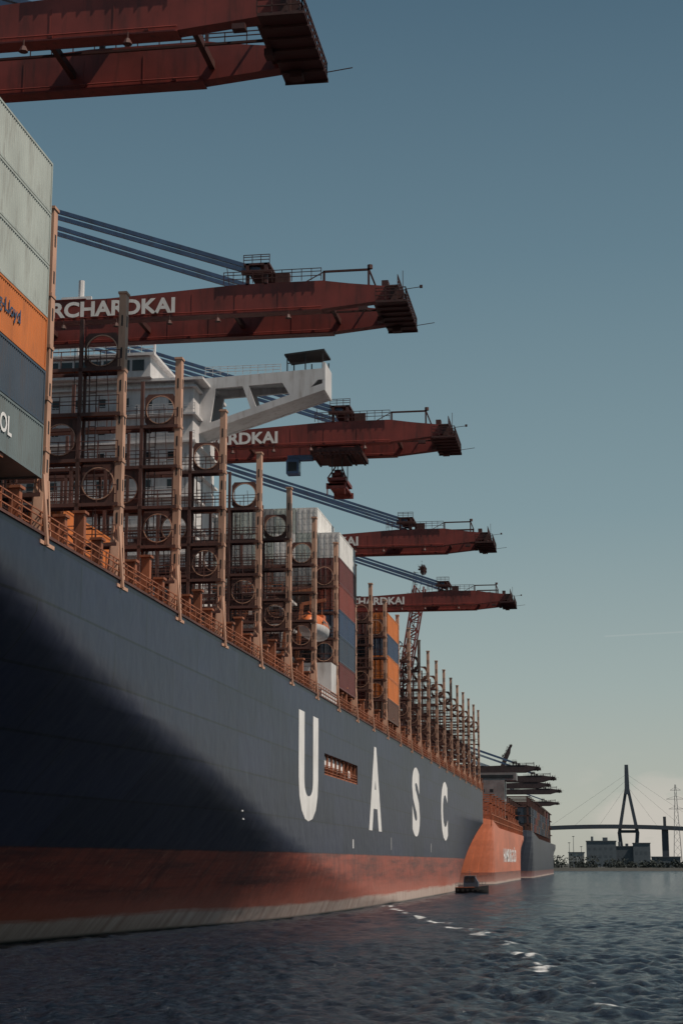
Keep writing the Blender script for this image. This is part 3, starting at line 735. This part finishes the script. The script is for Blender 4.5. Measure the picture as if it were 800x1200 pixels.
building(px2(666,1500),px2(684,1500),1500,12,M['far3'],'low white shed among trees at the left of the far bank',1,False,'shed')
building(px2(764,1450),px2(797,1450),1450,8,M['far'],'low grey shed on the far bank under the power pylon',1,False,'shed')
for i,(pxx,hh) in enumerate(((667,19),(672,24),(681,16))):
    r=thing('lamp_mast','thin light mast rising from the far bank, %s from the left'%['first','second','third'][i],'mast',(px2(pxx,1400),1400,2.2),'light masts on the far bank')
    m=MB(); x=px2(pxx,1400); m.cyl((x,1400,2.2),(x,1400,2.2+hh),.3,6,r2=.15); m.build('pole',M['farbridge'],r); m=MB(); m.box(x-.9,x+.9,1399.7,1400.3,2.2+hh,2.7+hh); m.build('lamp_head',M['farbridge'],r)
yb_=2450; xt=px2(737,yb_)
br=thing('cable_stayed_bridge','long cable stayed road bridge with tall A shaped tower on the horizon','bridge',(xt,yb_,2))
def dz(x): return 57-((x-(xt-30))/300)**2*26 if abs(x-(xt-30))<420 else 4
mb=MB(); xs=np.arange(xt-420,xt+420,12)
for a,b_ in zip(xs[:-1],xs[1:]):
    mb.add([(a,yb_-9,dz(a)-4),(b_,yb_-9,dz(b_)-4),(b_,yb_-9,dz(b_)+1.5),(a,yb_-9,dz(a)+1.5),(a,yb_+9,dz(a)-4),(b_,yb_+9,dz(b_)-4),(b_,yb_+9,dz(b_)+1.5),(a,yb_+9,dz(a)+1.5)],[(0,1,2,3),(4,5,6,7),(0,1,5,4),(3,2,6,7)])
mb.build('road_deck',M['farbridge'],br)
mb=MB()
for s in (-1,1):
    mb.bar((xt+s*8,yb_,2),(xt+s*12.5,yb_,48),5.2); mb.bar((xt+s*12.5,yb_,47),(xt+s*1.6,yb_,106),4.8,w2=4)
mb.bar((xt,yb_,100),(xt,yb_,141),7,w2=5); mb.box(xt-13,xt+13,yb_-1.5,yb_+1.5,47,51)
mb.build('tower',M['farbridge'],br)
mb=MB()
for s in (-1,1):
    for k,(d,zt_) in enumerate(((40,112),(75,120),(110,128))):
        mb.bar((xt,yb_,zt_),(xt+s*d,yb_,dz(xt+s*d)),.2)
mb.build('stay_cables',M['farbridge'],br)
for dx in (-330,-250,-165,50,165,250,330):
    m=MB(); m.bar((xt+dx,yb_,2),(xt+dx,yb_,dz(xt+dx)-2),9 if dx==50 else 4.5)
    if dx==50: m.bar((xt+dx,yb_,dz(xt+dx)-3),(xt+dx,yb_,dz(xt+dx)+14),4)
    m.build('pier',M['farbridge'],br)
pxl=px2(794,1700); pr=thing('power_pylon','grey lattice power pylon at the right edge of the far bank','pylon',(pxl,1700,2.2))
m=MB(); Hh=78
for sx in (-1,1):
    for sy in (-1,1): m.bar((pxl+sx*4,1700+sy*4,2.2),(pxl+sx*.5,1700+sy*.5,2.2+Hh),.32)
for i in range(11):
    f=i/11; f2=(i+1)/11; w=4-3.5*f; w2=4-3.5*f2
    for s in (-1,1): m.bar((pxl-s*w,1700-w,2.2+Hh*f),(pxl+s*w2,1700-w2,2.2+Hh*f2),.2)
m.build('lattice_mast',M['far'],pr)
m=MB()
for f,w in ((.7,7),(.82,9),(.93,5)): m.bar((pxl-w,1700,2.2+Hh*f),(pxl+w,1700,2.2+Hh*f),.35); m.bar((pxl-w,1700,2.2+Hh*f),(pxl,1700,2.2+Hh*f+3),.2); m.bar((pxl+w,1700,2.2+Hh*f),(pxl,1700,2.2+Hh*f+3),.2)
m.build('cross_arm',M['far'],pr)

# ------------------------------------------------------------ water
def unp(px,py):
    a=(px-400)/2000; b=(600-py)/2000
    f=np.array([-.1480,.9682,.2018]); r=np.array([.9885,.1511,0]); u=np.array([.0305,-.1995,.9794])
    d=f+r*a+u*b; t=-5.2/d[2]; return d[0]*t,d[1]*t
crest=[(452,1062),(476,1072),(500,1079),(520,1083),(560,1096),(597,1109),(618,1123),(645,1140),(672,1149),(705,1156)]
crest2=[(590,1158),(605,1163),(645,1166),(690,1178),(740,1182)]
crest3=[(600,1193),(630,1197),(670,1202)]
ang=np.concatenate([np.radians(np.linspace(-180,-32,40)[:-1]),np.radians(np.linspace(-32,12,680)),np.radians(np.linspace(12,180,40)[1:])])
rad=np.concatenate([np.linspace(4,46,14)[:-1],46*np.exp(np.linspace(0,math.log(900/46),1000)),np.geomspace(900,16000,40)[1:]])
A,Rr=np.meshgrid(ang,rad); X=Rr*np.sin(A); Y=Rr*np.cos(A); Z=np.zeros_like(X)
rs=np.random.RandomState(4)
dr=np.maximum(Rr*.0030,Rr*.0012)
for i in range(110):
    lam=.45*(4.8/.45)**(rs.rand()**1.1); th=rs.normal(math.radians(25),1.0); ph=rs.rand()*6.28
    amp=.0080*lam*(1 if lam<1.8 else (1.8/lam)**.9)
    k=2*math.pi/lam; w=np.clip((lam/dr-2.2)/2.5,0,1)
    arg=k*(X*math.cos(th)+Y*math.sin(th))+ph+1.1*np.sin(X*.16+ph)+1.1*np.sin(Y*.10+2*ph)
    Z+=amp*w*(1-2*np.abs(np.sin(arg/2)))*.95 if i%2 else amp*w*np.sin(arg)
patch=.75+.32*np.sin(X*.09+Y*.041+1)*np.sin(Y*.053-X*.04)+.22*np.sin(X*.23-Y*.11)*np.sin(Y*.14+X*.05)
Z*=patch
Foam=np.zeros_like(X)
Xw=X+.45*np.sin(Y*.8)+.25*np.sin(Y*2.1+1); Yw=Y+.4*np.sin(X*.9)
for cr_,wd in ((crest,.85),(crest2,.65),(crest3,.55)):
    P=[unp(*c) for c in cr_]
    for (a0,b0),(a1,b1) in zip(P[:-1],P[1:]):
        dx,dy=a1-a0,b1-b0; LL=dx*dx+dy*dy
        t=np.clip(((Xw-a0)*dx+(Yw-b0)*dy)/LL,0,1); D=np.hypot(Xw-a0-t*dx,Yw-b0-t*dy)
        Foam=np.maximum(Foam,np.exp(-(D/wd)**2))
Z+=.24*Foam**.4*(.6+.4*np.sin(X*.9)*np.sin(Y*.33))
Foam*=np.clip(.90+.26*np.sin(Y*.52+X*.3)+.12*np.sin(Y*.19+2),0,1.15)
far=np.clip((900-Rr)/500,0,1); Z=Z*far
nr,na=X.shape
verts=np.stack([X,Y,Z],-1).reshape(-1,3)
I=np.arange(nr*na).reshape(nr,na)
F=np.stack([I[:-1,:-1],I[:-1,1:],I[1:,1:],I[1:,:-1]],-1).reshape(-1,4)[:,::-1]
me=bpy.data.meshes.new('water'); me.vertices.add(len(verts)); me.vertices.foreach_set('co',verts.ravel().astype('f'))
me.loops.add(F.size); me.loops.foreach_set('vertex_index',F.ravel().astype('i')); me.polygons.add(len(F)); me.polygons.foreach_set('loop_start',(np.arange(len(F))*4).astype('i'))
me.update(calc_edges=True); me.validate()
me.polygons.foreach_set('use_smooth',[True]*len(me.polygons))
at=me.attributes.new('foam','FLOAT','POINT'); at.data.foreach_set('value',Foam.ravel().astype('f'))
wm,nt,b=newmat('river_water'); L=nt.links.new
b.inputs['Base Color'].default_value=(.009,.016,.030,1); b.inputs['Roughness'].default_value=.13; b.inputs['IOR'].default_value=1.33
g=N(nt,'ShaderNodeNewGeometry')
n1=N(nt,'ShaderNodeTexNoise'); n1.inputs['Scale'].default_value=2.6; n1.inputs['Detail'].default_value=6; n1.inputs['Roughness'].default_value=.65; n1.inputs['Distortion'].default_value=.6; L(g.outputs['Position'],n1.inputs[0])
n2=N(nt,'ShaderNodeTexNoise'); n2.inputs['Scale'].default_value=.75; n2.inputs['Detail'].default_value=4; n2.inputs['Distortion'].default_value=.8; L(g.outputs['Position'],n2.inputs[0])
ad=N(nt,'ShaderNodeMath',operation='MULTIPLY_ADD'); L(n2.outputs[0],ad.inputs[0]); ad.inputs[1].default_value=2.0; L(n1.outputs[0],ad.inputs[2])
bp=N(nt,'ShaderNodeBump'); bp.inputs['Strength'].default_value=1.0; bp.inputs['Distance'].default_value=.34; L(ad.outputs[0],bp.inputs['Height']); L(bp.outputs[0],b.inputs['Normal'])
fa=N(nt,'ShaderNodeAttribute',attribute_name='foam'); n3=N(nt,'ShaderNodeTexNoise'); n3.inputs['Scale'].default_value=1.0; n3.inputs['Detail'].default_value=9; n3.inputs['Roughness'].default_value=.8; L(g.outputs['Position'],n3.inputs[0])
mu=N(nt,'ShaderNodeMath',operation='MULTIPLY'); L(fa.outputs['Fac'],mu.inputs[0]); L(n3.outputs[0],mu.inputs[1])
mr_=N(nt,'ShaderNodeMapRange'); mr_.inputs[1].default_value=.43; mr_.inputs[2].default_value=.58; L(mu.outputs[0],mr_.inputs[0])
df=N(nt,'ShaderNodeBsdfDiffuse'); df.inputs[0].default_value=(.52,.55,.57,1); ms=N(nt,'ShaderNodeMixShader'); L(mr_.outputs[0],ms.inputs[0]); L(b.outputs[0],ms.inputs[1]); L(df.outputs[0],ms.inputs[2]); L(ms.outputs[0],nt.nodes['Material Output'].inputs[0])
me.materials.append(wm)
wo=bpy.data.objects.new('water',me); col.objects.link(wo); wo['kind']='structure'

mb=MB(); mb.bar((px2(716,9000),9000,1172),(px2(830,9000),9000,1190),9,7)
cm,nt,b=newmat('vapour'); tr=N(nt,'ShaderNodeBsdfTransparent'); trail_glow=N(nt,'ShaderNodeEmission'); trail_glow.inputs[0].default_value=(.55,.56,.54,1); trail_glow.inputs[1].default_value=1; ms=N(nt,'ShaderNodeMixShader'); ms.inputs[0].default_value=.07  # weak emission stands in for sunlight on the trail
nt.links.new(tr.outputs[0],ms.inputs[1]); nt.links.new(trail_glow.outputs[0],ms.inputs[2]); nt.links.new(ms.outputs[0],nt.nodes['Material Output'].inputs[0])
tag(mb.build('vapour_trail',cm),'faint straight vapour trail low in the sky at right','contrail')

# ------------------------------------------------------------ light
AZ,EL=104,56
w=bpy.data.worlds.new('World'); sc.world=w; w.use_nodes=True; nt=w.node_tree; L=nt.links.new
bg=nt.nodes['Background']; tc=N(nt,'ShaderNodeTexCoord'); sp=N(nt,'ShaderNodeSeparateXYZ'); L(tc.outputs['Generated'],sp.inputs[0])
cr=N(nt,'ShaderNodeValToRGB'); L(sp.outputs[2],cr.inputs[0]); e=cr.color_ramp.elements
def s2l(r,g_,b_): return tuple(((c/255+.055)/1.055)**2.4 for c in (r,g_,b_))+(1,)
stops=[(0,(178,177,166)),(.03,(179,182,171)),(.10,(159,173,170)),(.20,(130,153,159)),(.345,(101,128,141)),(.474,(78,105,122)),(1,(38,54,78))]
e[0].position=0; e[0].color=s2l(*stops[0][1]); e[1].position=1; e[1].color=s2l(*stops[-1][1])
for p_,c_ in stops[1:-1]: q=e.new(p_); q.color=s2l(*c_)
sky=N(nt,'ShaderNodeTexSky'); sky.sky_type='NISHITA'; sky.sun_disc=False; sky.sun_elevation=R(EL); sky.sun_rotation=R(AZ)
sk=N(nt,'ShaderNodeVectorMath',operation='SCALE'); L(sky.outputs[0],sk.inputs[0]); sk.inputs['Scale'].default_value=.05
mx=N(nt,'ShaderNodeMix',data_type='RGBA'); mx.inputs[0].default_value=.08; L(cr.outputs[0],mx.inputs[6]); L(sk.outputs[0],mx.inputs[7])
mp=N(nt,'ShaderNodeMapping'); mp.inputs['Scale'].default_value=(26,26,60); L(tc.outputs['Generated'],mp.inputs[0])
cn=N(nt,'ShaderNodeTexNoise'); cn.inputs['Scale'].default_value=1; cn.inputs['Detail'].default_value=7; L(mp.outputs[0],cn.inputs[0])
zr=N(nt,'ShaderNodeMapRange'); zr.inputs[1].default_value=.065; zr.inputs[2].default_value=.03; L(sp.outputs[2],zr.inputs[0])
xr=N(nt,'ShaderNodeMapRange'); xr.inputs[1].default_value=-.03; xr.inputs[2].default_value=.015; L(sp.outputs[0],xr.inputs[0])
m1=N(nt,'ShaderNodeMath',operation='MULTIPLY'); L(zr.outputs[0],m1.inputs[0]); L(xr.outputs[0],m1.inputs[1])
a1=N(nt,'ShaderNodeMath',operation='MULTIPLY_ADD'); L(m1.outputs[0],a1.inputs[0]); a1.inputs[1].default_value=.3; L(cn.outputs[0],a1.inputs[2])
r1=N(nt,'ShaderNodeMapRange'); r1.inputs[1].default_value=.60; r1.inputs[2].default_value=.76; r1.inputs[4].default_value=.65; L(a1.outputs[0],r1.inputs[0])
m2=N(nt,'ShaderNodeMath',operation='MULTIPLY'); L(r1.outputs[0],m2.inputs[0]); L(m1.outputs[0],m2.inputs[1])
mc=N(nt,'ShaderNodeMix',data_type='RGBA'); L(m2.outputs[0],mc.inputs[0]); L(mx.outputs[2],mc.inputs[6]); mc.inputs[7].default_value=s2l(204,196,187)
L(mc.outputs[2],bg.inputs[0]); bg.inputs[1].default_value=1
sd=Vector((math.sin(R(AZ))*math.cos(R(EL)),math.cos(R(AZ))*math.cos(R(EL)),math.sin(R(EL))))
sl=bpy.data.lights.new('sun','SUN'); sl.energy=4.2; sl.angle=R(.5); sl.color=(1,.86,.72)
so=bpy.data.objects.new('sun',sl); col.objects.link(so); so.rotation_euler=sd.to_track_quat('Z','Y').to_euler(); so.location=(50,50,200)
# ------------------------------------------------------------ camera
cam=bpy.data.cameras.new('camera'); cam.sensor_fit='VERTICAL'; cam.sensor_height=36; cam.lens=60; cam.clip_start=.5; cam.clip_end=30000
co=bpy.data.objects.new('camera',cam); col.objects.link(co); co.location=(0,0,5.2); co.rotation_euler=(R(90+11.64),0,R(8.69)); sc.camera=co
